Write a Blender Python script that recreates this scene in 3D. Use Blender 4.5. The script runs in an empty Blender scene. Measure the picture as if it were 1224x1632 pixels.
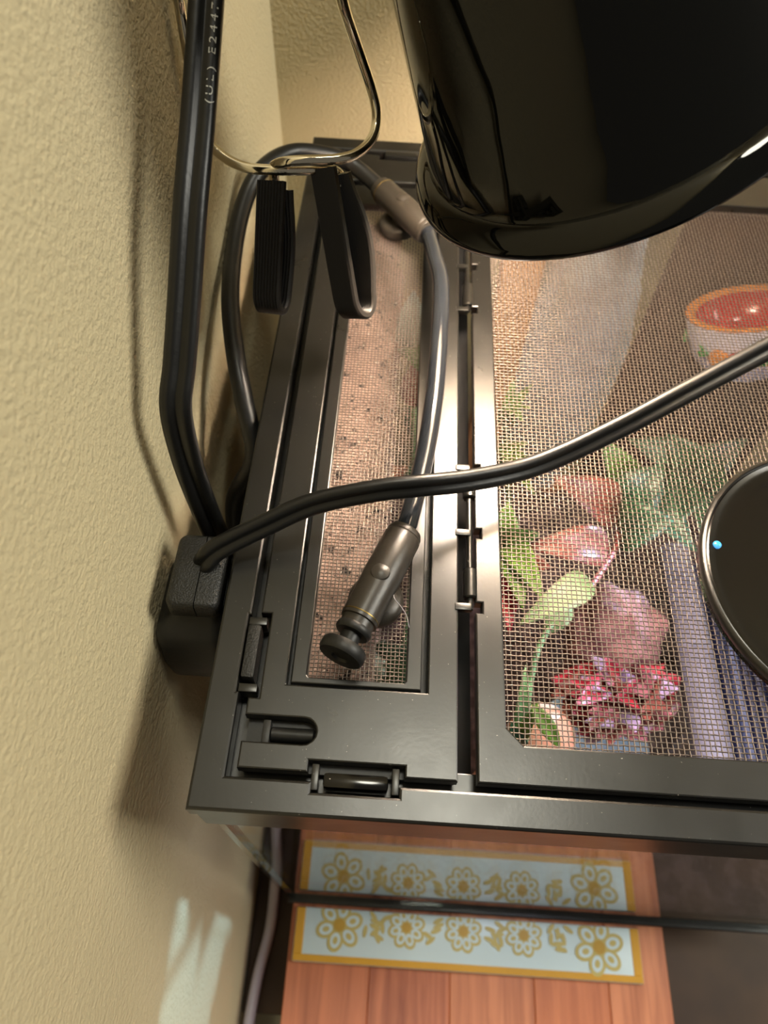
import bpy, bmesh, math, random
import numpy as np
from mathutils import Vector, Matrix, noise

# ------------------------------------------------------------------ camera
SC = bpy.context.scene
COL = SC.collection
W, H, FPX = 1224, 1632, 1161.4677
CAM = np.array([0.046673, -0.03269, 0.196665])
ROT = np.array([[0.998011, 0.05637, 0.028221],
                [0.062763, -0.842207, -0.535488],
                [-0.006418, 0.536194, -0.84407]])      # rows: image right, image down, forward
cd = bpy.data.cameras.new('camera')
cam = bpy.data.objects.new('camera', cd); COL.objects.link(cam)
m = Matrix.Identity(4)
for i in range(3):
    m[i][0] = ROT[0][i]; m[i][1] = -ROT[1][i]; m[i][2] = -ROT[2][i]; m[i][3] = CAM[i]
cam.matrix_world = m
cd.sensor_fit = 'AUTO'; cd.sensor_width = 36.0; cd.lens = 36.0 * FPX / H
cd.clip_start = 0.005; cd.clip_end = 20
cd.dof.use_dof = True; cd.dof.focus_distance = 0.205; cd.dof.aperture_fstop = 15.0
SC.camera = cam

def at(px, py, z=0.0):
    d = ROT.T @ np.array([(px - W/2)/FPX, (py - H/2)/FPX, 1.0])
    return Vector(CAM + d * (z - CAM[2]) / d[2])
def atx(px, py, x):
    d = ROT.T @ np.array([(px - W/2)/FPX, (py - H/2)/FPX, 1.0])
    return Vector(CAM + d * (x - CAM[0]) / d[0])

# ------------------------------------------------------------------ world, lights, exposure
SC.view_settings.view_transform = 'Standard'; SC.view_settings.look = 'None'
SC.view_settings.gamma = 1.0; SC.view_settings.exposure = 0.0; SC.view_settings.use_curve_mapping = False
try:
    SC.cycles.use_denoising = True
    SC.cycles.max_bounces = 10; SC.cycles.transparent_max_bounces = 24
    SC.cycles.caustics_reflective = False; SC.cycles.caustics_refractive = False
except Exception: pass
wd = bpy.data.worlds.new('world'); SC.world = wd; wd.use_nodes = True
wd.node_tree.nodes['Background'].inputs[0].default_value = (1.0, 0.92, 0.78, 1)
wd.node_tree.nodes['Background'].inputs[1].default_value = 0.14

XW_ = -0.0233
def area(name, loc, target, size, power, col):
    l = bpy.data.lights.new(name, 'AREA'); l.shape = 'DISK'; l.size = size; l.energy = power; l.color = col
    o = bpy.data.objects.new(name, l); COL.objects.link(o); o.location = loc
    o.rotation_euler = (Vector(target) - Vector(loc)).to_track_quat('-Z', 'Y').to_euler()
    return o
area('ceiling_light', (0.19, 0.27, 1.35), (0.1, 0.1, 0.0), 0.30, 8.5, (1.0, 0.97, 0.82))
def spot(name, loc, target, deg, blend, radius, power, col):
    l = bpy.data.lights.new(name, 'SPOT'); l.energy = power; l.color = col; l.spot_size = math.radians(deg); l.spot_blend = blend; l.shadow_soft_size = radius
    o = bpy.data.objects.new(name, l); COL.objects.link(o); o.location = loc
    o.rotation_euler = (Vector(target) - Vector(loc)).to_track_quat('-Z', 'Y').to_euler(); return o
area('room_light', (1.45, 0.20, 0.95), (0.0, 0.1, 0.1), 0.8, 32.0, (1.0, 0.97, 0.86))
spot('wall_patch_spot', (.275, .24, -.022), (XW_, -.045, -.19), 20, .4, .004, 9.0, (.36, .66, 1.0))  # added spot without a fixture, throws the blue patch on the wall

# ------------------------------------------------------------------ helpers
def s2l(c): return c/12.92 if c <= 0.04045 else ((c+0.055)/1.055)**2.4
def rgb(r, g, b): return (s2l(r), s2l(g), s2l(b), 1.0)

def mat(name, base, rough=0.5, metal=0.0, ior=1.45, bump=None, vary=None, specks=None, coat=0, emit=None, rvar=0, coords='Object', trans=0, alpha=1):
    mm = bpy.data.materials.new(name); mm.use_nodes = True
    nt = mm.node_tree; N = nt.nodes; L = nt.links; b = N['Principled BSDF']
    b.inputs['Base Color'].default_value = base; b.inputs['Roughness'].default_value = rough
    b.inputs['Metallic'].default_value = metal; b.inputs['IOR'].default_value = ior
    b.inputs['Coat Weight'].default_value = coat; b.inputs['Transmission Weight'].default_value = trans
    b.inputs['Alpha'].default_value = alpha
    tc = N.new('ShaderNodeTexCoord'); src = tc.outputs[coords]
    def nz(scale, detail=3, rgh=0.5):
        n = N.new('ShaderNodeTexNoise'); n.inputs['Scale'].default_value = scale
        n.inputs['Detail'].default_value = detail; n.inputs['Roughness'].default_value = rgh
        L.new(src, n.inputs['Vector']); return n
    def ramp(inp, stops):
        r = N.new('ShaderNodeValToRGB'); e = r.color_ramp.elements
        e[0].position, e[0].color = stops[0]; e[1].position, e[1].color = stops[-1]
        for p, c in stops[1:-1]:
            q = e.new(p); q.color = c
        L.new(inp, r.inputs[0]); return r
    def mix(f, a, c):
        x = N.new('ShaderNodeMix'); x.data_type = 'RGBA'
        L.new(f, x.inputs[0])
        for s, v in ((6, a), (7, c)):
            if isinstance(v, tuple): x.inputs[s].default_value = v
            else: L.new(v, x.inputs[s])
        return x.outputs[2]
    colsock = base
    if vary:                                     # (scale, other colour, lo, hi) repeated
        for sc_, c2, lo, hi in vary:
            r = ramp(nz(sc_).outputs[0], [(lo, (0,0,0,1)), (hi, (1,1,1,1))])
            colsock = mix(r.outputs[0], colsock, c2)
    if specks:                                   # (scale, colour, threshold)
        for sc_, c2, th in specks:
            r = ramp(nz(sc_, 2).outputs[0], [(th, (0,0,0,1)), (min(th+0.02, 1), (1,1,1,1))])
            colsock = mix(r.outputs[0], colsock, c2)
    if not isinstance(colsock, tuple): L.new(colsock, b.inputs['Base Color'])
    if rvar:
        mr = N.new('ShaderNodeMapRange'); mr.inputs[3].default_value = max(rough-rvar, 0.02); mr.inputs[4].default_value = rough+rvar
        L.new(nz(60, 4).outputs[0], mr.inputs[0]); L.new(mr.outputs[0], b.inputs['Roughness'])
    if bump:
        prev = None
        for sc_, st, dist in bump:
            bp = N.new('ShaderNodeBump'); bp.inputs['Strength'].default_value = st; bp.inputs['Distance'].default_value = dist
            L.new(nz(sc_, 3).outputs[0], bp.inputs['Height'])
            if prev: L.new(prev.outputs[0], bp.inputs['Normal'])
            prev = bp
        L.new(prev.outputs[0], b.inputs['Normal'])
    if emit:
        b.inputs['Emission Color'].default_value = emit[0]; b.inputs['Emission Strength'].default_value = emit[1]
    return mm

def glass_mat(name, tint, ior=1.5):
    mm = bpy.data.materials.new(name); mm.use_nodes = True
    nt = mm.node_tree; N = nt.nodes; L = nt.links
    N.remove(N['Principled BSDF']); out = N['Material Output']
    fr = N.new('ShaderNodeFresnel'); ge = N.new('ShaderNodeNewGeometry'); mr = N.new('ShaderNodeMapRange')   # same reflectance on both faces of the pane
    mr.inputs[3].default_value = ior; mr.inputs[4].default_value = 1/ior
    L.new(ge.outputs['Backfacing'], mr.inputs[0]); L.new(mr.outputs[0], fr.inputs[0])
    t = N.new('ShaderNodeBsdfTransparent'); t.inputs[0].default_value = tint
    g = N.new('ShaderNodeBsdfGlossy'); g.inputs['Roughness'].default_value = 0.01
    x = N.new('ShaderNodeMixShader'); L.new(fr.outputs[0], x.inputs[0]); L.new(t.outputs[0], x.inputs[1]); L.new(g.outputs[0], x.inputs[2])
    L.new(x.outputs[0], out.inputs[0]); return mm

M = {}
M['wall'] = mat('painted_plaster', rgb(.80,.745,.60), .72, bump=[(620, .75, .0010), (1500, .3, .0004)], vary=[(3, rgb(.79,.73,.59), .4, .7)], coords='Object')
M['floor'] = mat('dark_floor', rgb(.10,.08,.07), .5, vary=[(9, rgb(.14,.11,.09), .4, .6)])
M['plastic'] = mat('satin_black_plastic', rgb(.062,.060,.054), .30, ior=1.55, bump=[(900, .04, .0004)], specks=[(1300, rgb(.55,.53,.5), .745)], rvar=.07, vary=[(35, rgb(.085,.083,.076), .5, .75)])
M['plastic_rough'] = mat('grained_black_plastic', rgb(.10,.10,.095), .40, bump=[(1800, .6, .0006)])
M['matte'] = mat('matt_black_plastic', rgb(.085,.085,.083), .45, bump=[(700, .15, .0004)])
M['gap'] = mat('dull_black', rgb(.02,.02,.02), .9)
M['rubber'] = mat('black_rubber', rgb(.15,.14,.13), .30)
M['cable'] = mat('black_cable_jacket', rgb(.075,.075,.073), .36, bump=[(500, .12, .0005)], specks=[(1400, rgb(.4,.4,.38), .80)])
M['tube'] = mat('blue_black_tubing', rgb(.10,.112,.13), .16, specks=[(900, rgb(.55,.55,.55), .80)])
M['nozzle'] = mat('dusty_nozzle_plastic', rgb(.16,.145,.125), .36, bump=[(900, .12, .0004)], specks=[(1300, rgb(.5,.45,.4), .78)], rvar=.06)
M['gold'] = mat('brass_ring', rgb(.45,.38,.22), .35, 1.0)
M['wire'] = mat('screen_wire', rgb(.44,.40,.37), .36, .75)
M['chrome'] = mat('chrome', rgb(.86,.83,.76), .07, 1.0)
M['steel'] = mat('hinge_pin_plastic', rgb(.2,.19,.18), .25)
M['enamel'] = mat('gloss_black_enamel', rgb(.03,.032,.028), .035, ior=1.40, bump=[(22, .10, .004)], specks=[(900, rgb(.3,.3,.28), .815)])
M['enamel_dust'] = mat('dusty_gloss_black', rgb(.028,.025,.022), .14, specks=[(700, rgb(.75,.72,.68), .77)])
M['reflector'] = mat('white_reflector', rgb(.93,.9,.84), .4)
M['bulb'] = mat('warm_bulb', (1,.8,.55,1), .4, emit=((1.0,.82,.66,1), 260))
M['led'] = mat('cool_led', (1,1,1,1), .4, emit=((.80,.80,1.0,1), 42))
M['blue'] = mat('glowing_blue_glint', rgb(.1,.4,.6), .2, emit=((.12,.45,.9,1), .8))  # faint glow stands in for a reflected blue glint
M['porcelain'] = mat('porcelain', rgb(.9,.9,.9), .3)
M['glass'] = glass_mat('clear_glass', (.955,.975,.965,1))
M['print'] = mat('grey_print', rgb(.75,.75,.73), .6)
M['greycord'] = mat('grey_cord', rgb(.80,.78,.82), .45)
M['table'] = mat('dark_table', rgb(.22,.165,.125), .6, vary=[(20, rgb(.28,.21,.15), .4, .65)])
M['ceramic'] = mat('white_glazed_ceramic', rgb(.78,.85,.87), .28)
M['ochre'] = mat('ochre_glaze', rgb(.80,.60,.20), .32)
M['ochre_pale'] = mat('pale_ochre_print', rgb(.74,.68,.42), .32)
M['ochre_deep'] = mat('deep_ochre_print', rgb(.72,.58,.24), .32)
M['soil'] = mat('dark_soil', rgb(.19,.13,.125), .9, bump=[(200, 1, .003)], vary=[(120, rgb(.34,.27,.27), .45, .6)])
M['cork'] = mat('dark_cork', rgb(.16,.12,.10), .8, bump=[(90, .8, .004)])
M['tan'] = mat('rough_tan', rgb(.66,.49,.33), .8, bump=[(90, .6, .003)])

def wood(name, c1, c2):
    mm = bpy.data.materials.new(name); mm.use_nodes = True
    nt = mm.node_tree; N = nt.nodes; L = nt.links; b = N['Principled BSDF']
    tc = N.new('ShaderNodeTexCoord'); mp = N.new('ShaderNodeMapping'); mp.inputs['Scale'].default_value = (1, .07, 1)
    L.new(tc.outputs['Object'], mp.inputs[0])
    n = N.new('ShaderNodeTexNoise'); n.inputs['Scale'].default_value = 170; n.inputs['Detail'].default_value = 5; n.inputs['Distortion'].default_value = .6
    L.new(mp.outputs[0], n.inputs['Vector'])
    r = N.new('ShaderNodeValToRGB'); e = r.color_ramp.elements; e[0].position = .34; e[0].color = c2; e[1].position = .66; e[1].color = c1
    L.new(n.outputs[0], r.inputs[0]); L.new(r.outputs[0], b.inputs['Base Color']); b.inputs['Roughness'].default_value = .36
    return mm
M['woods'] = [wood('orange_wood_%s' % k, rgb(*a), rgb(*b)) for k, a, b in (
    ('a', (.77,.47,.33), (.62,.36,.25)), ('b', (.74,.45,.32), (.55,.30,.21)), ('c', (.80,.52,.37), (.64,.38,.26)), ('d', (.80,.50,.34), (.68,.40,.27)))]

def link(name, me, material=None, parent=None):
    o = bpy.data.objects.new(name, me); COL.objects.link(o)
    if material is not None:
        me.materials.clear(); me.materials.append(material)
    if parent is not None: o.parent = parent
    return o
def tag(o, label=None, cat=None, group=None, kind=None):
    if label: o['label'] = label
    if cat: o['category'] = cat
    if group: o['group'] = group
    if kind: o['kind'] = kind
    return o
def thing(name, label, cat, loc=(0,0,0), group=None):
    o = bpy.data.objects.new(name, None); COL.objects.link(o); o.location = loc; o.empty_display_size = .01
    ORIG[o.name] = Vector(loc)
    return tag(o, label, cat, group)
ORIG = {}
def settle(o):
    # meshes are written in world coordinates: shift each child mesh into its thing's own frame
    off = ORIG[o.name]
    done = set()
    def go(p):
        for c in COL.objects:
            if c.parent == p:
                if c.data is not None and c.data.name not in done:
                    done.add(c.data.name); c.data.transform(Matrix.Translation(-off))
                go(c)
    go(o)

def pydata(name, v, f, smooth=True, sharp=None):
    me = bpy.data.meshes.new(name); me.from_pydata([tuple(p) for p in v], [], f); me.validate(); me.update()
    if smooth:
        me.shade_smooth()
        if sharp: me.set_sharp_from_angle(angle=math.radians(sharp))
    return me
def recalc(me):
    bm = bmesh.new(); bm.from_mesh(me); bmesh.ops.recalc_face_normals(bm, faces=bm.faces); bm.to_mesh(me); bm.free(); return me

def box(x0, x1, y0, y1, z0, z1, bev=0, seg=2):
    bm = bmesh.new(); bmesh.ops.create_cube(bm, size=1)
    for v in bm.verts:
        v.co = Vector((x0 if v.co.x < 0 else x1, y0 if v.co.y < 0 else y1, z0 if v.co.z < 0 else z1))
    if bev: bmesh.ops.bevel(bm, geom=bm.edges[:], offset=bev, segments=seg, profile=.6, affect='EDGES')
    me = bpy.data.meshes.new('box'); bm.to_mesh(me); bm.free()
    if bev: me.shade_smooth(); me.set_sharp_from_angle(angle=math.radians(24))
    return me
def join(*mes):
    bm = bmesh.new()
    for q in mes: bm.from_mesh(q)
    me = bpy.data.meshes.new('joined'); bm.to_mesh(me); bm.free()
    me.shade_smooth(); me.set_sharp_from_angle(angle=math.radians(20)); return me

def plate(loops, z0, z1, bev=.0005):
    """extruded polygon with holes; loops are 2-D point lists (first outer, others holes)"""
    cu = bpy.data.curves.new('plate', 'CURVE'); cu.dimensions = '2D'; cu.fill_mode = 'BOTH'
    for lp in loops:
        s = cu.splines.new('POLY'); s.points.add(len(lp)-1)
        for p, q in zip(s.points, lp): p.co = (q[0], q[1], 0, 1)
        s.use_cyclic_u = True
    cu.extrude = max((z1-z0)/2 - bev, 1e-5); cu.bevel_depth = bev; cu.bevel_resolution = 1; cu.offset = -bev
    o = bpy.data.objects.new('plate_tmp', cu); COL.objects.link(o)
    dg = bpy.context.evaluated_depsgraph_get(); dg.update()
    me = bpy.data.meshes.new_from_object(o.evaluated_get(dg))
    bpy.data.objects.remove(o); bpy.data.curves.remove(cu)
    me.transform(Matrix.Translation((0, 0, (z0+z1)/2)))
    bm = bmesh.new(); bm.from_mesh(me); bmesh.ops.remove_doubles(bm, verts=bm.verts, dist=1e-6); bmesh.ops.recalc_face_normals(bm, faces=bm.faces); bm.to_mesh(me); bm.free()
    me.shade_smooth(); me.set_sharp_from_angle(angle=math.radians(12))
    return me

def catmull(P, n=8):
    P = [Vector(p) for p in P]; Q = [P[0]*2-P[1]] + P + [P[-1]*2-P[-2]]; out = []
    for i in range(1, len(Q)-2):
        a, b, c, d = Q[i-1:i+3]
        for k in range(n):
            t = k/n
            out.append(.5*((2*b)+(c-a)*t+(2*a-5*b+4*c-d)*t*t+(3*b-a-3*c+d)*t**3))
    out.append(P[-1]); return out
def sweep(P, prof, wdir=None, closed=False, radii=None):
    """sweep a 2-D profile (u along width direction, v along the other) along points"""
    n = len(P); V = []; F = []; k = len(prof); w = None
    for i, p in enumerate(P):
        t = ((P[(i+1) % n] if closed else P[min(i+1, n-1)]) - (P[i-1] if (closed or i) else P[0])).normalized()
        if wdir is not None:
            w = wdir(i/(n-1)) if callable(wdir) else Vector(wdir)
        elif w is None:
            w = Vector((0,0,1)) if abs(t.z) < .9 else Vector((1,0,0))
        w = (w - t*w.dot(t)).normalized(); v = t.cross(w)
        s = radii[i] if radii else 1
        for a, b in prof: V.append(p + w*a*s + v*b*s)
    for i in range(n if closed else n-1):
        j = (i+1) % n
        for q in range(k):
            r = (q+1) % k; F.append((i*k+q, i*k+r, j*k+r, j*k+q))
    if not closed: F.append(tuple(range(k-1, -1, -1))); F.append(tuple((n-1)*k+q for q in range(k)))
    return recalc(pydata('sweep', V, F, True, 60))
def circ(r, k=14): return [(r*math.cos(2*math.pi*i/k), r*math.sin(2*math.pi*i/k)) for i in range(k)]
def tube(P, r, n=8, k=14): return sweep(catmull(P, n), circ(r, k))
def fig8(r, k=11, gap=.97):
    pts = []
    for s in (1, -1):
        for i in range(k):
            a = math.radians(-148 + 296*i/(k-1)); pts.append((s*(gap*r + r*math.cos(a)), s*r*math.sin(a)))
    return pts
def lathe(origin, axis, prof, k=48, sharp=40):
    """prof: (radius, height) list along axis"""
    ax = Vector(axis).normalized(); u = ax.orthogonal().normalized(); v = ax.cross(u); o = Vector(origin)
    V = []; F = []; n = len(prof)
    for r, h in prof:
        for i in range(k):
            a = 2*math.pi*i/k; V.append(o + ax*h + (u*math.cos(a)+v*math.sin(a))*max(r, 1e-5))
    for i in range(n-1):
        for q in range(k):
            r = (q+1) % k; F.append((i*k+q, i*k+r, (i+1)*k+r, (i+1)*k+q))
    if prof[0][0] < 1e-4 or prof[-1][0] < 1e-4: pass
    me = pydata('lathe', V, F, True, sharp)
    bm = bmesh.new(); bm.from_mesh(me); bmesh.ops.remove_doubles(bm, verts=bm.verts, dist=2e-5); bmesh.ops.recalc_face_normals(bm, faces=bm.faces); bm.to_mesh(me); bm.free()
    me.shade_smooth(); me.set_sharp_from_angle(angle=math.radians(sharp))
    return me
def cyl(a, b, r, k=28, bev=.0004):
    a, b = Vector(a), Vector(b); h = (b-a).length
    return lathe(a, b-a, [(0,0), (r-bev,0), (r,bev), (r,h-bev), (r-bev,h), (0,h)], k)
def weave(x0, x1, y0, y1, z, pitch, rw, k=5):
    nx = int((x1-x0)/pitch)+1; ny = int((y1-y0)/pitch)+1
    xs = x0 + pitch*np.arange(nx+1); ys = y0 + pitch*np.arange(ny+1)
    Vs = []; Fs = []; base = 0
    ang = 2*np.pi*np.arange(k)/k
    I, J = np.meshgrid(np.arange(len(xs)), np.arange(len(ys)), indexing='ij')
    sgn = np.where((I+J) % 2 == 0, 1.0, -1.0)*rw*.85
    rng = np.random.default_rng(3)
    wob = rng.normal(0, pitch*.035, (2, max(len(xs), len(ys)), max(len(xs), len(ys))))
    def grid(P, nrm, up):                       # P: wires x points x 3
        nonlocal base
        nw, npt = P.shape[:2]
        ring = P[:, :, None, :] + rw*(np.cos(ang)[None, None, :, None]*nrm + np.sin(ang)[None, None, :, None]*up)
        Vs.append(ring.reshape(-1, 3))
        w, i, q = np.meshgrid(np.arange(nw), np.arange(npt-1), np.arange(k), indexing='ij')
        a = base + (w*npt+i)*k+q; b = base + (w*npt+i)*k+(q+1) % k
        Fs.append(np.stack([a, b, b+k, a+k], -1).reshape(-1, 4)); base += nw*npt*k
    X, Y = np.meshgrid(xs, ys, indexing='ij')
    Px = np.stack([X, Y + wob[0][:X.shape[0], :X.shape[1]], z+sgn], -1).transpose(1, 0, 2)
    Py = np.stack([X + wob[1][:X.shape[0], :X.shape[1]], Y, z-sgn], -1)
    grid(Px, np.array([0,1.,0]), np.array([0,0,1.])); grid(Py, np.array([1.,0,0]), np.array([0,0,1.]))
    V = np.concatenate(Vs); F = np.concatenate(Fs)
    me = bpy.data.meshes.new('weave')
    me.vertices.add(len(V)); me.vertices.foreach_set('co', V.ravel().astype(np.float32))
    me.loops.add(F.size); me.loops.foreach_set('vertex_index', F.ravel().astype(np.int32))
    me.polygons.add(len(F)); me.polygons.foreach_set('loop_start', np.arange(0, F.size, 4, dtype=np.int32))
    me.update(calc_edges=True); me.validate(); me.shade_smooth(); return me

# ------------------------------------------------------------------ the room
XW, YB = -0.0233, 0.345
tag(link('wall_left', box(XW-.1, XW, -1.6, YB+.1, -1.05, 1.5), M['wall']), kind='structure')
tag(link('wall_back', box(XW, 2.2, YB, YB+.1, -1.05, 1.5), M['wall']), kind='structure')
tag(link('floor', box(XW, 2.2, -1.6, YB, -1.1, -1.05), M['floor']), kind='structure')

# ------------------------------------------------------------------ dark table, wooden board, tray
t = thing('side_table', 'dark brown side table under the orange wooden board', 'table', (.3, .14, -1.05))
link('table_top', box(XW+.0005, .62, -.056, YB-.002, -.36, -.335, .002), M['table'], t)
for x in (.01, .575):
    for y in (-.03, .3): link('leg', box(x, x+.035, y-.0, y+.035, -1.05, -.36, .002), M['table'], t)
settle(t)
t = thing('butcher_block_board', 'orange wooden board of glued staves beneath the glass tank', 'board', (.115, .05, -.335))
xs = [.0042, .052, .0985, .147, .190, .2257]
for i in range(5):
    link('stave', box(xs[i]+.00005, xs[i+1]-.00005, -.16, .33, -.335, -.300, .0006, 1), M['woods'][[0,1,2,3,2][i]], t)
settle(t)

t = thing('ceramic_tile', 'white glazed tile with gold edge and gold flowers on the wooden board', 'tile', (.108, -.015, -.3))
tx0, tx1, ty0, ty1, tz = .0070, .2100, -.0285, -.0005, -.2962
link('tile_body', box(tx0, tx1, ty0, ty1, -.3, tz, .0012), M['ceramic'], t)
e = .0055
def strip(x0, x1, y0, y1): return box(x0, x1, y0, y1, tz-.0004, tz+.0003, .0003, 1)
link('gold_border', strip(tx0+.0004, tx1-.0004, ty0+.0004, ty0+.0040), M['ochre'], t)
link('gold_border', strip(tx0+.0004, tx0+e, ty0+.0040, ty1-.0003), M['ochre'], t)
link('gold_border', strip(tx1-e, tx1-.0004, ty0+.0040, ty1-.0003), M['ochre'], t)
def disc(cx, cy, r, z, sx=1, sy=1, rot=0, k=20, y_max=ty1-.0004):
    V = [(0,0)] + [(r*sx*math.cos(2*math.pi*i/k), r*sy*math.sin(2*math.pi*i/k)) for i in range(k)]
    c, s = math.cos(rot), math.sin(rot)
    V = [(cx+x*c-y*s, min(cy+x*s+y*c, y_max), z) for x, y in V]
    return V, [(0, 1+i, 1+(i+1) % k) for i in range(k)]
def multi(items):
    V = []; F = []
    for n_, (v, f) in enumerate(items):
        b = len(V); V += [(x, y, z + n_*2e-6) for x, y, z in v]; F += [tuple(b+q for q in ff) for ff in f]
    return pydata('print', V, F, False)
def flower(cx, cy, r, n, m_):
    A = []; B = []; Cc = []
    for k in range(n):
        a = 2*math.pi*k/n + .3; d = r*.62
        px, py = cx+d*math.cos(a), cy+d*math.sin(a)
        A.append(disc(px, py, r*.42, tz+.00035, 1.1, .85, a)); B.append(disc(px, py, r*.28, tz+.00045, 1.1, .8, a)); A.append(disc(px, py, r*.14, tz+.00055, 1.1, .8, a))
    Cc.append(disc(cx, cy, r*.26, tz+.0006))
    link('flower_petals', multi(A), M['ochre_pale'], t); link('petal_outlines', multi(B), M['ceramic'], t); link('flower_centre', multi(Cc), M['ochre_deep'], t)
flower(.0330, -.0090, .0130, 6, 0); flower(.1855, -.0115, .0138, 6, 0)
for cx in (.0725, .106, .1415): flower(cx, -.0080, .0105, 8, 0)
leafs = []
random.seed(5)
for cx in (.0520, .0580, .0890, .1235, .1295, .1590, .1660):
    for k in range(5):
        leafs.append(disc(cx+random.uniform(-.004,.004), -.0035-.0026*k, .0021, tz+.0004, 1.6, .6, random.uniform(0, 3)))
link('leaf_scroll', multi(leafs), M['ochre_pale'], t)['kind'] = 'stuff'
settle(t)

o = link('grey_power_cord', tube([atx(438,1310,-.010), at(441,1350,-.285), at(438,1410,-.322), at(430,1480,-.331), at(412,1550,-.331), at(400,1610,-.331), at(392,1660,-.331)], .0033, 8), M['greycord'])
tag(o, 'pale grey cord in the dark gap between wall and wooden board', 'cord')

# ------------------------------------------------------------------ terrarium
TW, TD = .300, .300
T = thing('glass_terrarium', 'black framed glass terrarium with hinged wire screen lids', 'terrarium', (.15, .15, -.3))
def rect(x0, x1, y0, y1): return [(x0,y0), (x1,y0), (x1,y1), (x0,y1)]
fi = .0087
# top frame: outer lip, inner edge with cut-outs for the latches
inner = [(fi,fi), (.0312,fi), (.0312,.0060), (.0538,.0060), (.0538,fi), (TW-fi,fi), (TW-fi,TD-fi), (fi,TD-fi), (fi,.0540), (.0080,.0540), (.0080,.0312), (fi,.0312)]
fr = plate([rect(0, TW, 0, TD), inner], -.0075, 0, .0008)
lip = plate([rect(.0008, TW-.0008, .0008, TD-.0008), rect(.0045, TW-.0045, .0045, TD-.0045)], -.026, -.0072, .0006)
ledge = plate([rect(.004, TW-.004, .004, TD-.004), rect(.0150, TW-.0150, .0150, TD-.0150)], -.0105, -.0085, .0003)
link('top_frame', join(fr, lip, ledge), M['plastic'], T)
bf = plate([rect(.0012, TW-.0012, .0012, TD-.0012), rect(.0062, TW-.0062, .0062, TD-.0062)], -.300, -.2965, .0006)
link('bottom_frame', bf, M['plastic'], T)
link('base_pane', box(.004, TW-.004, .004, TD-.004, -.2963, -.2933), M['glass'], T)
link('front_pane', box(.0045, TW-.0045, .0038, .0063, -.2965, -.0106), M['glass'], T)
link('back_pane', box(.0045, TW-.0045, TD-.0063, TD-.0038, -.2965, -.0106), M['glass'], T)
link('left_pane', box(.0022, .0044, .0022, TD-.0022, -.2965, -.0106), M['glass'], T)
link('right_pane', box(TW-.0044, TW-.0022, .0022, TD-.0022, -.2965, -.0106), M['glass'], T)
# black strip added deep between the lids so the gap reads as shade
link('gap_shade_strip', box(.0685, .0745, .0098, TD-.0098, -.0200, -.0160, .0003), M['gap'], T)

# ---- small lid (left)
xl0, xl1, yl0, yl1 = .0113, .0690, .0109, .2885
def arc(cx, cy, r, a0, a1, n=8): return [(cx+r*math.cos(math.radians(a0+(a1-a0)*i/n)), cy+r*math.sin(math.radians(a0+(a1-a0)*i/n))) for i in range(n+1)]
out = [(xl0, yl0), (.0298, yl0), (.0298, .0139), (.0552, .0139), (.0552, yl0), (xl1, yl0), (xl1, yl1),
       (.052, yl1), (.052, .2850), (.032, .2850), (.032, yl1), (xl0, yl1), (xl0, .0549), (.0144, .0549), (.0144, .0297), (xl0, .0297),
       (xl0, .0249)] + arc(.0275, .0214, .0035, 90, -90) + [(xl0, .0179)]
lidA = plate([out, rect(.0213, .0605, .0340, .2680)], -.0045, -.0002, .0005)
small = link('small_screen_lid', lidA, M['plastic'], T)
floorA = box(xl0+.0005, xl1-.0005, .0115, .0335, -.0075, -.0050)
link('lid_underside', floorA, M['matte'], small)
ins = plate([rect(.0222, .0588, .0350, .2665), [(.0272,.0369), (.0539,.0369), (.0545,.0375), (.0545,.2522), (.0539,.2528), (.0272,.2528), (.0266,.2522), (.0266,.0375)]], -.0052, -.0016, .0004)
link('mesh_frame', ins, M['plastic'], small)
link('mesh_flange', plate([rect(.0208, .0610, .0336, .2684), rect(.0230, .0580, .0358, .2650)], -.0075, -.0050, .0002), M['matte'], small)
s = link('wire_screen', weave(.0255, .0557, .0358, .2540, -.0040, .00122, .00019), M['wire'], small); s['kind'] = 'stuff'
# pin in the slot
pn = join(cyl((.0185,.0208,-.0030), (.0305,.0208,-.0030), .0019), box(.0165, .0186, .0178, .0240, -.0050, -.0006, .0004))
link('slide_pin', pn, M['matte'], small)
# hinge tabs
for y in (.2135, .1884, .1118, .0866, .0609):
    link('hinge_tab', box(.0680, .0728, y-.0011, y+.0011, -.0022, .0002, .0003), M['plastic'], small)
# ---- latches (in the frame)
link('latch', box(.0084, .0122, .0348, .0508, -.0060, .0010, .0009), M['plastic_rough'], T)
for y in (.0312, .0512): link('latch_bracket', box(.0082, .0134, y, y+.0024, -.0060, -.0005, .0003), M['plastic'], T)
link('latch', box(.0340, .0510, .0072, .0112, -.0060, .0004, .0012), M['enamel_dust'], T)
for x in (.0309, .0519): link('latch_bracket', box(x, x+.0019, .0066, .0132, -.0060, -.0005, .0003), M['plastic'], T)
link('latch', box(.0345, .0500, .2862, .2905, -.0060, .0010, .0012), M['plastic'], T)

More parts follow.
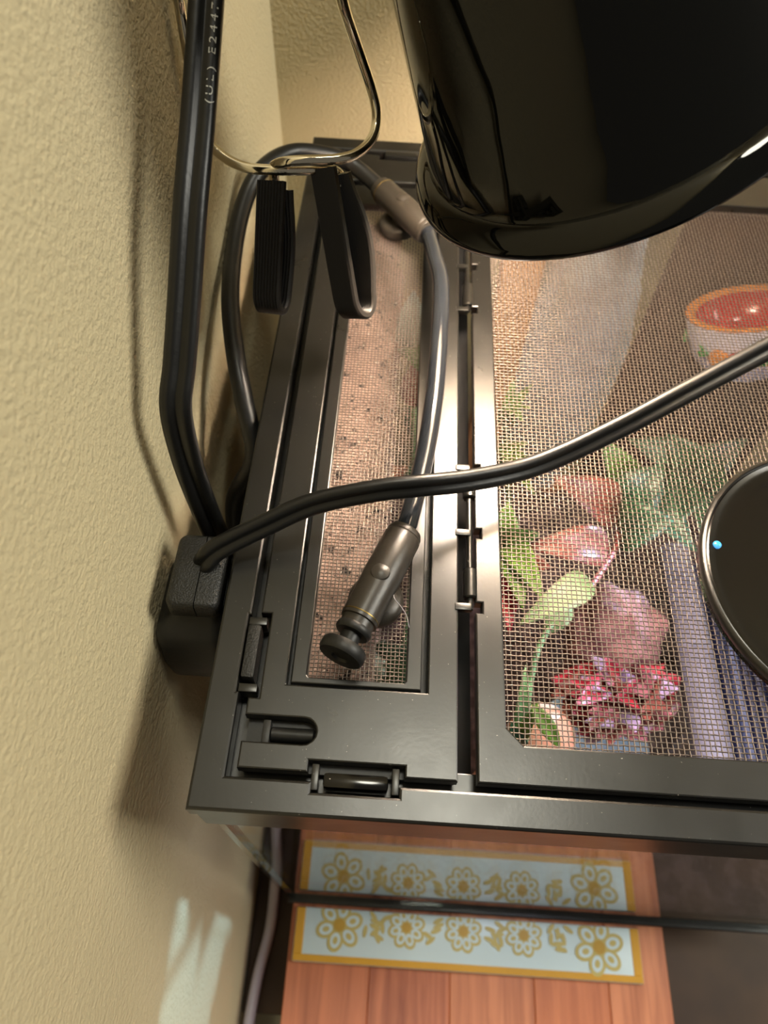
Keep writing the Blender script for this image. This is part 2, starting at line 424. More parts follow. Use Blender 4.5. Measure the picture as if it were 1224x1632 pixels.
# ---- large lid (right)
xr0, xr1 = .0742, .2887
nt_ = []
for y in (.0609, .0866, .1118, .1884, .2135):
    nt_ += [(xr0, y-.0017), (xr0+.0020, y-.0017), (xr0+.0020, y+.0017), (xr0, y+.0017)]
outR = [(xr1, .0109), (xr1, yl1), (xr0, yl1)] + [q for q in reversed(nt_)] + [(xr0, .0109)]
ch = .0046
win = [(.0822+ch,.0213), (.2800-ch,.0213), (.2800,.0213+ch), (.2800,.2655-ch), (.2800-ch,.2655), (.0822+ch,.2655), (.0822,.2655-ch), (.0822,.0213+ch)]
big = link('large_screen_lid', plate([outR, win], -.0045, -.0002, .0005), M['plastic'], T)
win2 = [(x+(.0012 if x > .15 else -.0012), y+(.0012 if y > .15 else -.0012)) for x, y in win]
link('mesh_flange', plate([rect(.0765, .2865, .0135, .2865), [(x+(-.0006 if x > .15 else .0006), y+(-.0006 if y > .15 else .0006)) for x, y in win]], -.0065, -.0047, .0003), M['plastic'], big)
s = link('wire_screen', weave(.0803, .2820, .0195, .2675, -.0038, .00150, .00020), M['wire'], big); s['kind'] = 'stuff'
# hinge barrels and pins
for y0, y1 in ((.0640, .0738), (.1000, .1082), (.1906, .2029)):
    link('hinge_barrel', cyl((.0727, y0, -.0012), (.0727, y1, -.0012), .0022), M['plastic'], big)
for y0, y1 in ((.0600, .1120), (.1880, .2240)):
    link('hinge_pin', cyl((.0726, y0, -.0012), (.0726, y1, -.0012), .0010), M['plastic'], big)
settle(T)

# ------------------------------------------------------------------ misting nozzles and tubing
def nozzle(name, label, A, B, cap):
    A, B = Vector(A), Vector(B); d = (B-A).normalized(); Lg = (B-A).length; r = .0056
    t = thing(name, label, 'nozzle', (A+B)/2 - Vector((0,0,.012)), 'misting nozzle bodies on the small screen')
    prof = [(0,0), (.0044,0), (.0052,.0006), (.0056,.0016), (.0057,.012), (.0058,.0165), (.0056,.0185), (.0055,Lg-.003), (.0054,Lg-.0022), (.0048,Lg-.0020), (.0048, Lg), (0,Lg)]
    body = link('nozzle_body', lathe(A, d, prof, 40, 35), M['nozzle'], t)
    side = A + d*.017
    link('spray_stem', lathe(side, (0,0,1), [(.0042,-.006), (.0036,.0030), (.0026,.0056), (.0012,.0062), (0,.0063)], 24), M['nozzle'], t)
    c0 = A + d*.0195; c0.z = -.0012
    link('mounting_nut', lathe(c0, (0,0,1), [(0,-.0015), (.0078,-.0015), (.0083,-.0005), (.0083,.0016), (.0070,.0032), (.0040,.0040), (0,.0040)], 32), M['nozzle'], t)
    link('inlet_ring', lathe(A - d*.0006, d, [(.0032,-.0006), (.0050,-.0004), (.0054,.0006), (.0054,.0014)], 32), M['nozzle'], t)
    link('seal_ring', lathe(A + d*(Lg-.0036), d, [(.00545,0), (.00560,.0001), (.00560,.0004), (.00545,.0005)], 32), M['gold'], t)
    if cap:
        link('collet', lathe(B, d, [(.0030,-.0005), (.0050,0), (.0052,.0006), (.0052,.0016), (.0047,.0022), (.0026,.0024)], 32), M['matte'], t)
        link('end_plug', lathe(B, d, [(.0029,0), (.0029,.0055), (.0062,.0060), (.0066,.0066), (.0066,.0088), (.0061,.0096), (.0025,.0098), (.0022,.0090), (0,.0090)], 36), M['matte'], t)
    settle(t); return t
n0, n1 = at(644,852,.0085), at(566,1000,.0085)
nozzle('mist_nozzle', 'black misting nozzle with flanged end plug at the front of the small screen', n0, n1, True)
b0, b1 = at(680,368,.0085), at(606,300,.0085)
t2 = nozzle('mist_nozzle', 'black misting nozzle joining two tubes at the back of the small screen', b0, b1, False)
d0, d1 = (n1-n0).normalized(), (b1-b0).normalized()
P = [b0+d1*.004, b0, at(693,410,.0115), at(703,455,.0145), at(700,540,.0155), at(691,640,.0135), at(673,745,.0095), n0, n0+d0*.004]
tag(link('mist_tube', tube(P, .00305, 8, 20), M['tube']), 'shiny blue-black tube bowing between the two misting nozzles', 'tube')
P = [b1-d1*.003, b1+d1*.002, at(560,262,.0120), at(520,247,.017), at(465,243,.021), at(420,268,.022), at(392,315,.018), at(374,390,.013), at(367,480,.010), at(376,570,.0055), at(389,640,-.001), at(405,730,-.014), Vector((-.0115,.113,-.035)), Vector((-.0112,.104,-.08)), Vector((-.0112,.105,-.2)), Vector((-.011,.125,-.325))]
tag(link('feed_tube', tube(P, .0034, 8, 16), M['cable']), 'black feed tube looping from back nozzle down behind tank by the wall', 'tube')

# ------------------------------------------------------------------ power plug with lamp cord
t = thing('power_plug', 'black power plug with flat twin cord running across the screen', 'plug', (-.012, .06, -.02))
PZ = .001
def rrect(cx, cy, hx, hy, r, n=5):
    pts = []
    for sx, sy, a in ((1,1,0), (-1,1,90), (-1,-1,180), (1,-1,270)):
        for i in range(n+1):
            th = math.radians(a+90*i/n); pts.append((cx+sx*(hx-r)+r*math.cos(th), cy+sy*(hy-r)+r*math.sin(th)))
    return pts
def loft(secs):
    V = []; F = []; k = len(secs[0][0])
    for lp, z in secs: V += [(x, y, z) for x, y in lp]
    for i in range(len(secs)-1):
        for q in range(k):
            r = (q+1) % k; F.append((i*k+q, i*k+r, (i+1)*k+r, (i+1)*k+q))
    F.append(tuple(range(k-1, -1, -1))); F.append(tuple((len(secs)-1)*k+q for q in range(k)))
    return recalc(pydata('loft', V, F, True, 50))
cx, cy = -.0096, .0672
def half(x0, x1):
    secs = []
    for z, g in ((PZ, -.0012), (PZ-.0005, -.0004), (PZ-.0014, 0), (PZ-.0070, .0002), (PZ-.0085, -.0006)):
        lp = rrect(cx, cy, .0078+g, .0122+g, .0026)
        lp = [(min(max(x, x0), x1), y) for x, y in lp]; secs.append((lp, z))
    return loft(secs)
link('plug_top', half(-.03, cx+.0008), M['plastic_rough'], t); link('plug_top', half(cx+.0011, .02), M['plastic_rough'], t)
secs = []
for z, x0, x1, y0, y1 in ((-.0066, -.0174, -.0016, .0556, .0794), (-.0085, -.0182, -.0014, .0548, .0796), (-.0105, -.0200, -.0014, .0535, .0790), (-.0130, -.0222, -.0014, .0510, .0780), (-.0150, -.0229, -.0014, .0495, .0770), (-.0290, -.0230, -.0014, .0470, .0740), (-.0380, -.0228, -.0020, .0475, .0720), (-.0430, -.0222, -.0050, .0500, .0700)):
    secs.append((rrect((x0+x1)/2, (y0+y1)/2, (x1-x0)/2, (y1-y0)/2, .0040), z))
link('plug_body', loft(secs), M['matte'], t)
cp = [Vector((-.0105,.0690,-.004)), at(328,893,.0030), at(350,873,.0068), at(420,838,.0115), at(500,803,.0160), at(600,782,.0195), at(672,774,.0200), at(745,766,.0170), at(830,749,.0140), at(900,723,.0150), at(1000,675,.0200), at(1100,622,.0265), at(1224,556,.0350), at(1330,500,.0430), at(1450,440,.050)]
def wd_(tt):
    a = Vector((-.10,.55,.80)); b = Vector((-.35,.25,.90)); c = Vector((-.25,.80,.52))
    return a.lerp(b, tt/.45) if tt < .45 else b.lerp(c, (tt-.45)/.55)
link('twin_cord', sweep(catmull(cp, 10), fig8(.00185), wd_), M['cable'], t)
settle(t)

# ------------------------------------------------------------------ hanging extension cord
t = thing('extension_cord', 'flat black twin cord with grey printing hanging along the left wall', 'cord', (-.012, .12, 0))
xs_ = [-.0040, -.0055, -.0070, -.0085, -.0100, -.0114, -.0120, -.0116, -.0102]
pxs = [(333,-60), (317,170), (303,330), (294,470), (286,580), (280,650), (294,720), (316,785), (344,850)]
cp = [atx(q[0], q[1], x) for q, x in zip(pxs, xs_)]
cp.append(cp[-1] + Vector((.003, .001, -.02))); cp.append(cp[-1] + Vector((.002, -.002, -.02)))
SP = catmull(cp, 10)
def wcam(tt):
    i = min(int(tt*(len(SP)-1)), len(SP)-2); p = SP[i]; tg = (SP[i+1]-p).normalized(); v = (Vector(CAM)-p).normalized()
    return tg.cross(v).lerp(Vector((.6,.5,-.4)), .12)
cordR = .00215
link('twin_cord', sweep(SP, fig8(cordR), wcam), M['cable'], t)
# printing, bent along the right-hand ridge
cu = bpy.data.curves.new('txt', 'FONT'); cu.body = '(UL) E244789'; cu.size = .0024; cu.extrude = .00004; cu.space_character = 1.45; cu.offset = -.00001
o = bpy.data.objects.new('txt', cu); COL.objects.link(o)
dg = bpy.context.evaluated_depsgraph_get(); dg.update(); me = bpy.data.meshes.new_from_object(o.evaluated_get(dg))
bpy.data.objects.remove(o)
seg = [SP[0]]
fine = catmull(cp[:4], 80)
start = min(range(len(fine)), key=lambda i: (fine[i]-atx(317,168,xs_[1])).length)
path = fine[:start+1][::-1]
acc = [0]
for a, b in zip(path, path[1:]): acc.append(acc[-1]+(b-a).length)
for v in me.vertices:
    x = min(v.co.x*1.42, acc[-1]*.999); i = max(j for j in range(len(acc)) if acc[j] <= x)
    i = min(i, len(path)-2); p = path[i].lerp(path[i+1], (x-acc[i])/max(acc[i+1]-acc[i], 1e-9)); tg = (path[i+1]-path[i]).normalized()
    vw = (Vector(CAM)-p).normalized(); vw = (vw-tg*vw.dot(tg)).normalized(); left = vw.cross(tg)
    off = -cordR*.97; yy = (v.co.y-.0008)
    h = math.sqrt(max(cordR**2-yy**2, 1e-12))
    v.co = p + left*(off+yy) + vw*(h+.00012+v.co.z)
link('printed_marking', me, M['print'], t); me['x'] = 0
settle(t)

# ------------------------------------------------------------------ spring clamp with rubber grips
t = thing('hanging_spring_clamp', 'chrome wire spring clamp with two ribbed black rubber grips', 'clamp', (.008, .185, .02))
def ribbed_loop(P, wdir, half, th, n=12):
    k = 9; prof = []
    for i in range(2*k+1):
        u = -half + 2*half*i/(2*k); prof.append((u, th/2 + (.00032 if i % 2 else -.00032)))
    for i in range(2*k, -1, -1):
        u = -half + 2*half*i/(2*k); prof.append((u, -th/2 + (-.00032 if i % 2 else .00032)))
    me = sweep(catmull(P, n), prof, wdir, closed=False); me.set_sharp_from_angle(angle=math.radians(40)); return me
def grip(T_, B_, dv, bulge, half):
    T_, B_, dv = Vector(T_), Vector(B_), Vector(dv); dn = (B_-T_).normalized(); L_ = (B_-T_).length
    dv = dv - dn*dv.dot(dn); g = dv.length; w = dn.cross(dv).normalized(); r_ = g/2
    P = [T_ + dn*L_*k/7*.86 for k in range(8)]
    e_ = P[-1]
    for k in range(1, 8):
        a_ = math.pi*k/8; P.append(e_ + dv*(.5-.5*math.cos(a_)) + dn*L_*.14*math.sin(a_))
    for k in range(8):
        s_ = 1-k/7; P.append(T_ + dv*(1 + bulge*math.sin(math.pi*min(1, (1-s_)*1.15))*.6 - .35*(1-s_)**3) + dn*L_*(.86*s_ + .05*(1-s_)))
    return ribbed_loop(P, w, half, .0020, 3)
link('rubber_grip', grip(at(515,268,.0612), at(556,507,.0225), (.0050,.0085,0), .45, .0052), M['rubber'], t)
link('rubber_grip', grip(at(433,288,.0590), at(424,494,.0290), (.0028,.0080,0), .25, .0050), M['rubber'], t)
wr = .0016
link('clamp_wire', tube([at(277,-50,.110), at(288,20,.098), at(306,120,.083), at(328,215,.066), at(352,246,.0625), at(390,266,.0605), at(440,271,.0600), at(490,271,.0598), at(516,269,.0590), at(536,273,.0575), at(543,284,.0560), at(542,296,.0540)], wr, 8), M['chrome'], t)
link('clamp_wire', tube([at(534,-50,.112), at(548,10,.103), at(568,70,.091), at(590,135,.078), at(600,180,.0700), at(594,218,.0660), at(570,244,.0645), at(535,254,.0640), at(480,256,.0640), at(450,259,.0632), at(436,266,.0600), at(437,282,.0560), at(437,300,.0530)], wr, 8), M['chrome'], t)
settle(t)

# ------------------------------------------------------------------ dome lamp
KD = .80
c = Vector((.1016, .1772, .0884)); ax = Vector((-.4775, -.0226, .8783)).normalized()
t = thing('dome_lamp', 'large glossy black dome lamp tilted over the back of the screen', 'lamp', c)
def kd(q): return [(a*KD, b*KD) for a, b in q]
prof = [(.0668,.0052), (.0700,.0006), (.0716,-.0010), (.0734,-.0013), (.0746,-.0003), (.0748,.0014), (.0738,.0034), (.0718,.0054), (.0696,.0068), (.0678,.0074), (.0668,.0076), (.0664,.0084), (.0662,.0105), (.0634,.0200), (.0614,.030), (.0593,.040), (.0571,.050), (.0550,.060), (.0528,.070), (.0490,.090), (.0440,.107), (.0360,.122), (.0270,.131), (.0, .133)]
link('shade', lathe(c, ax, kd(prof), 96, 50), M['enamel'], t)
link('reflector', lathe(c, ax, kd([(.0673,.0050), (.0655,.0095), (.0622,.020), (.0580,.040), (.0536,.060), (.0476,.090), (.0420,.106), (.0340,.119), (.0,.122)]), 64, 50), M['reflector'], t)
link('socket', lathe(c, ax, kd([(.0,.121), (.019,.120), (.019,.075), (.0,.074)]), 32), M['porcelain'], t)
link('bulb', lathe(c, ax, kd([(.0,.006), (.008,.007), (.015,.012), (.0185,.020), (.0190,.028), (.0175,.038), (.014,.050), (.012,.075), (.0,.076)]), 32, 60), M['bulb'], t)
link('socket_cap', lathe(c, ax, kd([(.026,.128), (.024,.150), (.022,.185), (.0,.186)]), 32), M['matte'], t)
settle(t)

# ------------------------------------------------------------------ round black lamp head lying on the screen
dc = Vector((.1908, .0765, -.0034)); r = .0468
t = thing('puck_lamp', 'round dusty black lamp head with shiny rim lying on the large screen', 'lamp', dc)
link('housing', lathe(dc, (0,0,1), [(r-.0012,.0002), (r,.0010), (r+.0002,.0035), (r-.0004,.0062), (r-.0014,.0068), (r-.0026,.0064), (r-.0040,.0060), (.040,.0064), (.030,.0068), (.018,.0070), (.010,.0071), (0,.0071)], 96, 35), M['enamel_dust'], t)
link('rim_band', lathe(dc, (0,0,1), [(r-.0010,.0064), (r-.0004,.0072), (r+.0006,.0070), (r+.0010,.0060), (r+.0008,.0040), (r,.0030)], 96, 60), M['plastic'], t)
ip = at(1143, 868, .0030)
link('blue_glint', lathe((ip.x, ip.y, .0026), (0,0,1), [(.0013,0), (.0013,.0006), (.0008,.0011), (0,.0012)], 16), M['blue'], t)  # blue glint on the housing, put in as a small glowing bead
link('diffuser', lathe(dc, (0,0,1), [(r-.004,.0006), (.02,.0004), (0,.0004)], 48), M['led'], t)
settle(t)

# ------------------------------------------------------------------ inside the terrarium
def patchy(name, base, pats, rough=.85, bump=None): return mat(name, base, rough, vary=pats, bump=bump)
M['rock'] = mat('pink_tan_rock', rgb(.78,.66,.60), .9, bump=[(160, .9, .003), (420, .5, .001)],
    vary=[(14, rgb(.82,.68,.46), .60, .68), (70, rgb(.62,.52,.48), .45, .7)], specks=[(260, rgb(.12,.10,.10), .615), (600, rgb(.9,.85,.8), .66)])
def slab(x0, x1, y0, y1, ztop, zbot, amp, seed, nx=16, ny=60, edge=.006):
    V = []; F = []
    rnd = random.Random(seed)
    sd = Vector((seed*3.1, seed*1.7, 0))
    for j in range(ny+1):
        for i in range(nx+1):
            u, v = i/nx, j/ny; y = y0+(y1-y0)*v
            xr = x1 + edge*noise.noise(Vector((y*38, 2.0, seed)))
            x = x0+(xr-x0)*u
            z = ztop + amp*(noise.noise(Vector((x*60, y*60, 0))+sd) + .5*noise.noise(Vector((x*170, y*170, 0))+sd)) - .02*max(0, u-.75)*4*.4
            V.append((x, y, z))
    n = len(V)
    idx = lambda i, j: j*(nx+1)+i
    for j in range(ny):
        for i in range(nx): F.append((idx(i,j), idx(i+1,j), idx(i+1,j+1), idx(i,j+1)))
    ring = [idx(i,0) for i in range(nx+1)] + [idx(nx,j) for j in range(1,ny+1)] + [idx(i,ny) for i in range(nx-1,-1,-1)] + [idx(0,j) for j in range(ny-1,0,-1)]
    b = []
    for q in ring:
        V.append((V[q][0], V[q][1], zbot)); b.append(len(V)-1)
    for k in range(len(ring)):
        k2 = (k+1) % len(ring); F.append((ring[k], b[k], b[k2], ring[k2]))
    F.append(tuple(b))
    return recalc(pydata('slab', V, F, True, 60))
o = link('rock_background', slab(.0062, .0450, .046, .285, -.034, -.270, .007, 2), M['rock'])
tag(o, 'pink-tan speckled rock background along the left glass under the small screen', 'rock')
o = link('soil_bed', slab(.0060, .2940, .0075, .2925, -.268, -.2915, .004, 5, 50, 50, 0), M['soil']); tag(o, 'dark soil bed covering the terrarium floor', 'soil', kind='stuff')
o = link('cork_background', box(.1850, .2945, .2870, .2935, -.262, -.015, .001), M['cork']); tag(o, 'dark brown cork panel on the right of the back glass', 'panel')
o = link('tan_strip', slab(.098, .119, .281, .2925, -.02, -.262, .003, 8, 6, 6, .002), M['tan']); tag(o, 'rough tan strip standing at the back glass', 'panel')  # plain tan strip against the back glass

def leaf_mesh(base, tip, up, width, curl=.2, fold=.15, n=10, wave=0):
    base, tip, up = Vector(base), Vector(tip), Vector(up).normalized(); d = tip-base; Lg = d.length; d.normalize()
    side = d.cross(up).normalized(); up = side.cross(d).normalized(); V = []; F = []
    for i in range(n+1):
        s = i/n; w = width*.5*(math.sin(math.pi*min(1, s**.75*1.0)))**.85 * (1 if s < 1 else 0) + .0001
        p = base + d*Lg*s + up*(curl*Lg*math.sin(math.pi*s) )
        for k in (-1, -.5, 0, .5, 1):
            V.append(p + side*w*k + up*(fold*w*abs(k)*2 + wave*w*math.sin(s*14+k*2)))
    for i in range(n):
        for k in range(4): F.append((i*5+k, i*5+k+1, (i+1)*5+k+1, (i+1)*5+k))
    me = pydata('leaf', V, F, True)
    bm = bmesh.new(); bm.from_mesh(me)
    bmesh.ops.solidify(bm, geom=bm.faces[:], thickness=.0004); bm.to_mesh(me); bm.free(); me.shade_smooth(); return me
def leafmat(name, c1, c2, rough=.4): return mat(name, rgb(*c1), rough, vary=[(60, rgb(*c2), .4, .65)], bump=[(200, .3, .001)])
G1 = leafmat('leaf_green', (.28,.42,.18), (.20,.32,.14)); G2 = leafmat('leaf_light_green', (.56,.64,.44), (.46,.55,.34))
G3 = leafmat('leaf_dark_green', (.15,.30,.18), (.10,.22,.15)); RD = leafmat('leaf_red', (.62,.15,.18), (.42,.10,.14)); PK = leafmat('leaf_pink', (.62,.36,.36), (.46,.22,.24))
BR = leafmat('leaf_brown_red', (.48,.24,.19), (.32,.14,.13)); VR = leafmat('leaf_vivid_green', (.36,.50,.18), (.28,.40,.14))
PALE = leafmat('leaf_pale', (.72,.80,.76), (.60,.70,.66)); ST = leafmat('stem_red', (.55,.26,.24), (.45,.22,.2)); SG = leafmat('stem_green', (.45,.60,.40), (.36,.50,.32))
BRK = leafmat('bark', (.36,.26,.20), (.26,.18,.14), .8)

G4 = leafmat('leaf_olive', (.30,.40,.16), (.22,.30,.12)); MV = leafmat('leaf_mauve', (.66,.56,.64), (.50,.40,.50)); M['stump'] = mat('pinkish_driftwood', rgb(.48,.31,.29), .7, vary=[(90, rgb(.32,.17,.17), .45, .6)], bump=[(120,.8,.003)])
def plant(name, label, cat, stems, leaves, root, group=None):
    t = thing(name, label, cat, root, group)
    for P, r, mm in stems: link('stem', tube(P, r, 6, 8), mm, t)
    for b, tp, w, mm, up in leaves: link('leaf', leaf_mesh(b, tp, up, w), mm, t)
    settle(t); return t
UP = (-.1,-.3,.9)
def root(px, py, z=-.268):
    p = at(px, py, z); return Vector((min(max(p.x, .055), .27), min(max(p.y, .03), .27), z))
# vine with red stem in the middle of the large screen
z = -.075
S = [root(985,760), at(985,800,-.14), at(985,850,-.10), at(975,885,-.085), at(935,945,-.07), at(870,1010,-.072), at(845,1090,-.078), at(838,1180,-.09)]
L_ = [(at(942,925,-.065), at(826,996,-.055), .0125, G2, UP), (at(905,960,-.070), at(866,1012,-.075), .010, G2, UP), (at(985,850,-.10), at(1075,830,-.075), .024, G3, UP), (at(985,820,-.11), at(1060,740,-.085), .024, G3, UP),
      (at(985,790,-.13), at(960,700,-.09), .022, G1, UP), (at(980,830,-.11), at(880,760,-.08), .022, BR, UP), (at(985,790,-.13), at(1110,880,-.1), .022, G3, UP), (at(975,880,-.09), at(840,872,-.075), .018, BR, UP)]
plant('vine_plant', 'trailing plant with red stem and light green leaf under the large screen', 'plant', [(S[:5], .0013, ST), (S[4:], .0012, SG)], L_, S[0])
# leafy plant by the hinge, mid
b = at(795,930,-.12)
plant('pothos_plant', 'vivid green leafy plant beside the hinge above the red bromeliad', 'plant', [([root(800,900), at(798,940,-.16), at(806,900,-.09)], .0014, SG)],
      [(at(806,880,-.09), at(868,960,-.055), .013, VR, UP), (at(804,890,-.09), at(835,975,-.06), .012, VR, UP), (at(803,880,-.09), at(860,850,-.06), .016, G1, UP), (at(800,880,-.09), at(810,800,-.065), .016, VR, UP), (at(806,900,-.09), at(880,905,-.065), .015, BR, UP), (at(802,920,-.1), at(812,1010,-.07), .012, RD, UP)], root(800,900))
# fern further back
fr_ = []
for tx, ty, w in ((848,612,.009), (846,650,.008), (818,604,.009), (842,705,.009), (806,745,.009), (858,748,.009), (852,790,.009), (835,672,.008)):
    fr_.append((at(806,680,-.10) if ty < 690 else at(800,745,-.10), at(tx,ty,-.065), w, G1 if ty < 690 else G4, UP))
plant('fern_plant', 'green fern fronds under the lamp cord beside the hinge', 'plant', [([root(806,680), at(806,690,-.17), at(806,680,-.10)], .0015, SG)], fr_, root(806,680))
# dark green plant on the right, blurred
dk = []
for k, (tx, ty) in enumerate(((1060,690), (1120,720), (1150,790), (1120,860), (1040,860), (1190,700), (1000,700))):
    dk.append((at(1085,775,-.19), at(tx,ty,-.14), .03, G3, UP))
plant('broadleaf_plant', 'dark green broad leaved plant deep below the large screen', 'plant', [([root(1085,775), at(1085,775,-.19)], .002, SG)], dk, root(1085,775))
# red bromeliad with crinkled leaves, and the stump behind it
random.seed(11)
def crinkled(base, tip, up, w): return leaf_mesh(base, tip, up, w, random.uniform(.1,.35), random.uniform(-.3,.5), 12, .35)
cb = at(985,1120,-.150)
t = thing('bromeliad_plant', 'red and pink crinkled bromeliad at the front under the large screen', 'plant', (cb.x+.012, cb.y+.022, -.268))
link('stem', tube([Vector((cb.x+.012, cb.y+.022, -.268)), Vector((cb.x+.010, cb.y+.018, -.2)), cb], .004, 4, 10), BR, t)
for k in range(84):
    a = k*2.4; q = (k/83)**.5
    px, py = 982 + 112*q*math.cos(a), 1110 + 84*q*math.sin(a)
    zz = -.098 - .030*q + random.uniform(-.012, .012)
    mm = random.choice([RD, PK, BR, BR, RD, PK, MV])
    if px < 925: mm = random.choice([RD, RD, BR])
    if py > 1165 and px > 940: mm = random.choice([PK, MV, BR])
    tip = at(px, py, zz); d_ = (tip-cb); b0_ = cb + d_*random.uniform(.25,.55)
    link('leaf', crinkled(b0_, tip, (random.uniform(-.4,.4), random.uniform(-.5,.2), .9), random.uniform(.009,.016)), mm, t)
settle(t)
def lump(c_, rad, amp, seed, n=20, freq=1.6):
    V = []; F = []
    for i in range(n+1):
        th = math.pi*i/n
        for j in range(2*n):
            ph = math.pi*j/n; d_ = Vector((math.sin(th)*math.cos(ph), math.sin(th)*math.sin(ph), math.cos(th)))
            k = 1 + amp*noise.noise(d_*freq + Vector((seed,0,0))) + amp*.4*noise.noise(d_*freq*3 + Vector((0,seed,0)))
            V.append(Vector(c_) + Vector((d_.x*rad[0], d_.y*rad[1], d_.z*rad[2]))*k)
    for i in range(n):
        for j in range(2*n):
            k = (j+1) % (2*n); F.append((i*2*n+j, (i+1)*2*n+j, (i+1)*2*n+k, i*2*n+k))
    return recalc(pydata('lump', V, F, True))
hc = at(985,1000,-.125)
t = thing('driftwood_stump', 'rounded pinkish brown driftwood stump behind the red bromeliad', 'driftwood', (hc.x, hc.y, -.268))
link('knob', lump(hc - Vector((0,0,.008)), (.0215,.022,.024), .3, 4), M['stump'], t)
link('trunk', sweep(catmull([Vector((hc.x+.01, hc.y+.01, -.268)), Vector((hc.x+.006, hc.y+.008, -.21)), hc-Vector((0,0,.012))], 6), circ(.013, 14)), M['stump'], t)
settle(t)
# arched green blade in front
plant('grass_plant', 'arched green blade plant in the front corner of the large screen', 'plant', [([Vector((.098,.040,-.268)), at(838,1190,-.16), at(826,1160,-.10)], .0012, SG)],
      [(at(826,1165,-.10), at(858,1118,-.068), .006, VR, UP), (at(848,1122,-.066), at(892,1192,-.075), .006, VR, UP), (at(826,1170,-.10), at(838,1060,-.07), .006, SG, UP), (at(822,1185,-.10), at(815,1150,-.08), .008, G3, UP)], Vector((.098,.040,-.268)))
# clay pot, water dish
M['salmon'] = mat('salmon_clay', rgb(.88,.62,.50), .55, bump=[(150,.3,.001)]); M['water'] = mat('pale_blue_dish', rgb(.80,.90,.98), .12, coat=.5)
pc = at(874,1162,-.122); pc.x = max(pc.x, .07)
t = thing('clay_hide', 'salmon coloured clay hide in the front corner of the tank', 'hide', (pc.x, pc.y, -.268))
link('shell', lathe((pc.x, pc.y, -.266), (0,0,1), [(.0165,0), (.0165,.07), (.0160,.115), (.0135,.138), (.0080,.149), (0,.151)], 32, 60), M['salmon'], t); link('base_ring', lathe((pc.x, pc.y, -.268), (0,0,1), [(.015,0), (.0185,0), (.0185,.004), (.0160,.005)], 32), M['salmon'], t); settle(t)
wc = at(945,1185,-.215)
t = thing('water_dish', 'pale blue water dish behind the front glass', 'dish', (wc.x, wc.y, -.268))
link('bowl', lathe((wc.x, wc.y, -.268), (0,0,1), [(0,0), (.022,0), (.024,.002), (.030,.050), (.0315,.052), (.0305,.053), (.027,.050), (.024,.040), (0,.038)], 36, 50), M['water'], t); settle(t)
# pale log and blue sticks running front to back on the right
M['palelog'] = mat('lavender_grey_log', rgb(.47,.45,.48), .6, bump=[(60,.5,.003)], vary=[(25, rgb(.38,.36,.40), .4, .6)])
t = thing('pale_log', 'pale grey log lying front to back beside the bromeliad', 'log', (.2, .08, -.268))
A_, B_ = at(1140,1240,-.13), at(1072,880,-.15)
link('trunk', sweep(catmull([A_, A_.lerp(B_, .4)+Vector((0,0,.002)), B_], 10), [(a*(1+.08*math.sin(i*2.2)), b*(1+.08*math.cos(i*1.7))) for i, (a, b) in enumerate(circ(.0085, 18))]), M['palelog'], t)
link('prop_stick', tube([A_.lerp(B_, .2), Vector((A_.x, A_.y+.01, -.268))], .004, 4), M['palelog'], t); link('prop_stick', tube([A_.lerp(B_, .85), Vector((B_.x, B_.y, -.268))], .004, 4), M['palelog'], t); settle(t)
M['navy'] = mat('navy_stick', rgb(.10,.11,.20), .35); M['bluegrey'] = mat('blue_grey_stick', rgb(.26,.28,.38), .4)
sk = thing('ribbed_panel', 'dark blue ribbed panel lying along the right of the pale log', 'panel', (.24, .08, -.268))
for k in range(9):
    px = 1139+17*k
    a_, b_ = at(px+14, 1245, -.164), at(px-52, 900, -.170)
    link('rib', tube([a_, a_.lerp(b_, .5), b_], .0026, 4, 8), M['bluegrey'] if k % 4 == 3 else M['navy'], sk)
a_, b_, c_, d_ = at(1139,1245,-.1675), at(1290,1245,-.1675), at(1225,900,-.173), at(1074,900,-.173)
link('backing', pydata('backing', [a_, b_, c_, d_] + [q - Vector((0,0,.003)) for q in (a_, b_, c_, d_)], [(0,1,2,3), (7,6,5,4), (0,4,5,1), (1,5,6,2), (2,6,7,3), (3,7,4,0)], False), M['navy'], sk)
for px, py in ((1170,1200), (1200,960)):
    a_ = at(px, py, -.174); link('foot', tube([a_, Vector((a_.x, a_.y, -.268))], .004, 3), M['navy'], sk)
settle(sk)
# painted cup on the cork
M['redglaze'] = mat('red_glaze', rgb(.66,.12,.13), .15, coat=.3); M['orangeglaze'] = mat('orange_glaze', rgb(.82,.52,.25), .2, coat=.3); M['greenglaze'] = mat('green_glaze', rgb(.20,.55,.28), .2, coat=.3); M['whiteglaze'] = mat('white_glaze', rgb(.86,.86,.92), .12, coat=.5)
KS = .86
cc = at(1192,502,-.045); ca = Vector((-.26,.35,.88)).normalized()
def ks(q): return [(a*KS, h*KS) for a, h in q]
t = thing('painted_cup', 'white painted cup with orange rim and red inside near the back right', 'cup', cc)
link('cup_wall', lathe(cc, ca, ks([(0,-.036), (.014,-.035), (.024,-.029), (.030,-.018), (.0322,-.006), (.0325,.004)]), 40, 60), M['whiteglaze'], t)
link('orange_rim', lathe(cc, ca, ks([(.0322,.003), (.0326,.0048), (.0300,.0056), (.0276,.0044), (.0270,.003)]), 40, 60), M['orangeglaze'], t)
link('red_inside', lathe(cc, ca, ks([(.0274,.0036), (.025,-.006), (.018,-.014), (0,-.018)]), 40, 60), M['redglaze'], t)
pa = ca.orthogonal().normalized()
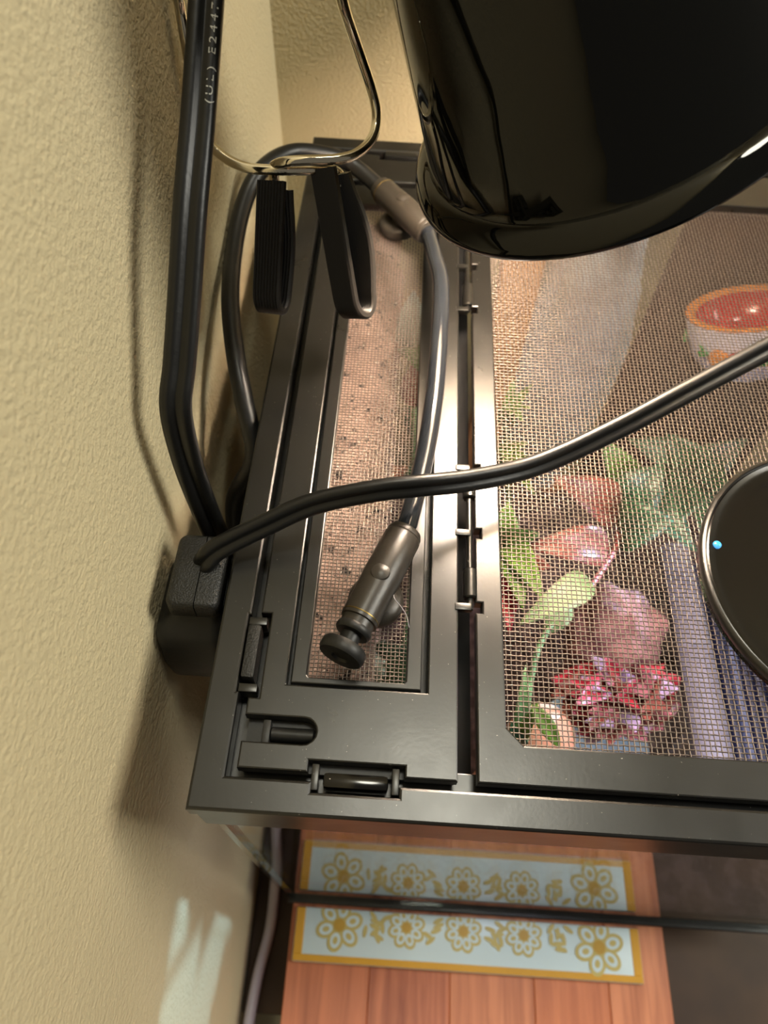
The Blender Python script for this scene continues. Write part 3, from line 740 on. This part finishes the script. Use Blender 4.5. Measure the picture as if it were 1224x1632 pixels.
for a in (1.9, 2.6, 3.4, 4.2, 5.0):
    d_ = Matrix.Rotation(a, 3, ca) @ pa; b_ = cc + d_*.0225 - ca*.0085
    link('painted_leaf', leaf_mesh(b_+d_*.003, b_+d_*.004+ca.cross(d_)*.012, d_, .006, .05), M['greenglaze'], t)
vd = (Vector(CAM)-cc); vd = (vd-ca*vd.dot(ca)).normalized()
for a, mm, w_ in ((-.35, 'orangeglaze', .010), (-.05, 'redglaze', .009), (.25, 'greenglaze', .006), (.5, 'orangeglaze', .009)):
    d_ = Matrix.Rotation(a, 3, ca) @ vd; b_ = cc + d_*.0278 - ca*.0095; s_ = ca.cross(d_)
    link('painted_flower', leaf_mesh(b_ - s_*.007, b_ + s_*.007 - ca*.002, d_, w_, .10, 0), M[mm], t)
link('bracket', box(cc.x-.006, cc.x+.006, cc.y+.008, .2866, cc.z-.044, cc.z-.034, .001), M['cork'], t)
settle(t)
# leaves below the small screen
plant('climbing_plant', 'dark climbing plant with pale leaf deep below the small screen', 'plant', [([Vector((.062,.15,-.268)), Vector((.062,.165,-.16)), at(660,600,-.09)], .0015, SG)],
      [(at(657,560,-.075), at(660,462,-.045), .017, PALE, UP), (at(657,560,-.08), at(690,612,-.06), .018, G1, UP), (at(660,650,-.09), at(664,572,-.07), .014, BR, UP), (at(668,700,-.12), at(670,620,-.10), .016, G3, UP), (at(668,790,-.13), at(670,720,-.11), .016, G3, UP)], Vector((.062,.15,-.268)))
plant('low_leaf_plant', 'blue-green leaf plant below the front end of the small screen', 'plant', [([Vector((.055,.06,-.268)), at(620,1060,-.10)], .0015, SG)],
      [(at(600,1075,-.10), at(680,1040,-.08), .022, G3, UP), (at(620,1095,-.1), at(660,1075,-.085), .018, G3, UP), (at(590,1090,-.10), at(612,1020,-.085), .010, PALE, UP)], Vector((.055,.06,-.268)))

M['bag'] = mat('white_bag', rgb(.86,.88,.92), .45, bump=[(45, .8, .006)])
o = link('white_bag', lump((.158,.3225,-.178), (.034,.0165,.156), .22, 7, 24, 2.2), M['bag'])
tag(o, 'crumpled white bag standing behind the back glass of the tank', 'bag')
n_ = at(628,945,.0150)
o = link('lint_fibre', tube([at(627,948,.0148), at(630,956,.0140), at(640,968,.008), at(648,982,.003), at(652,1000,.0005)], .00010, 6, 5), M['greycord'])
tag(o, 'thin pale lint fibre on the front misting nozzle', 'fibre')
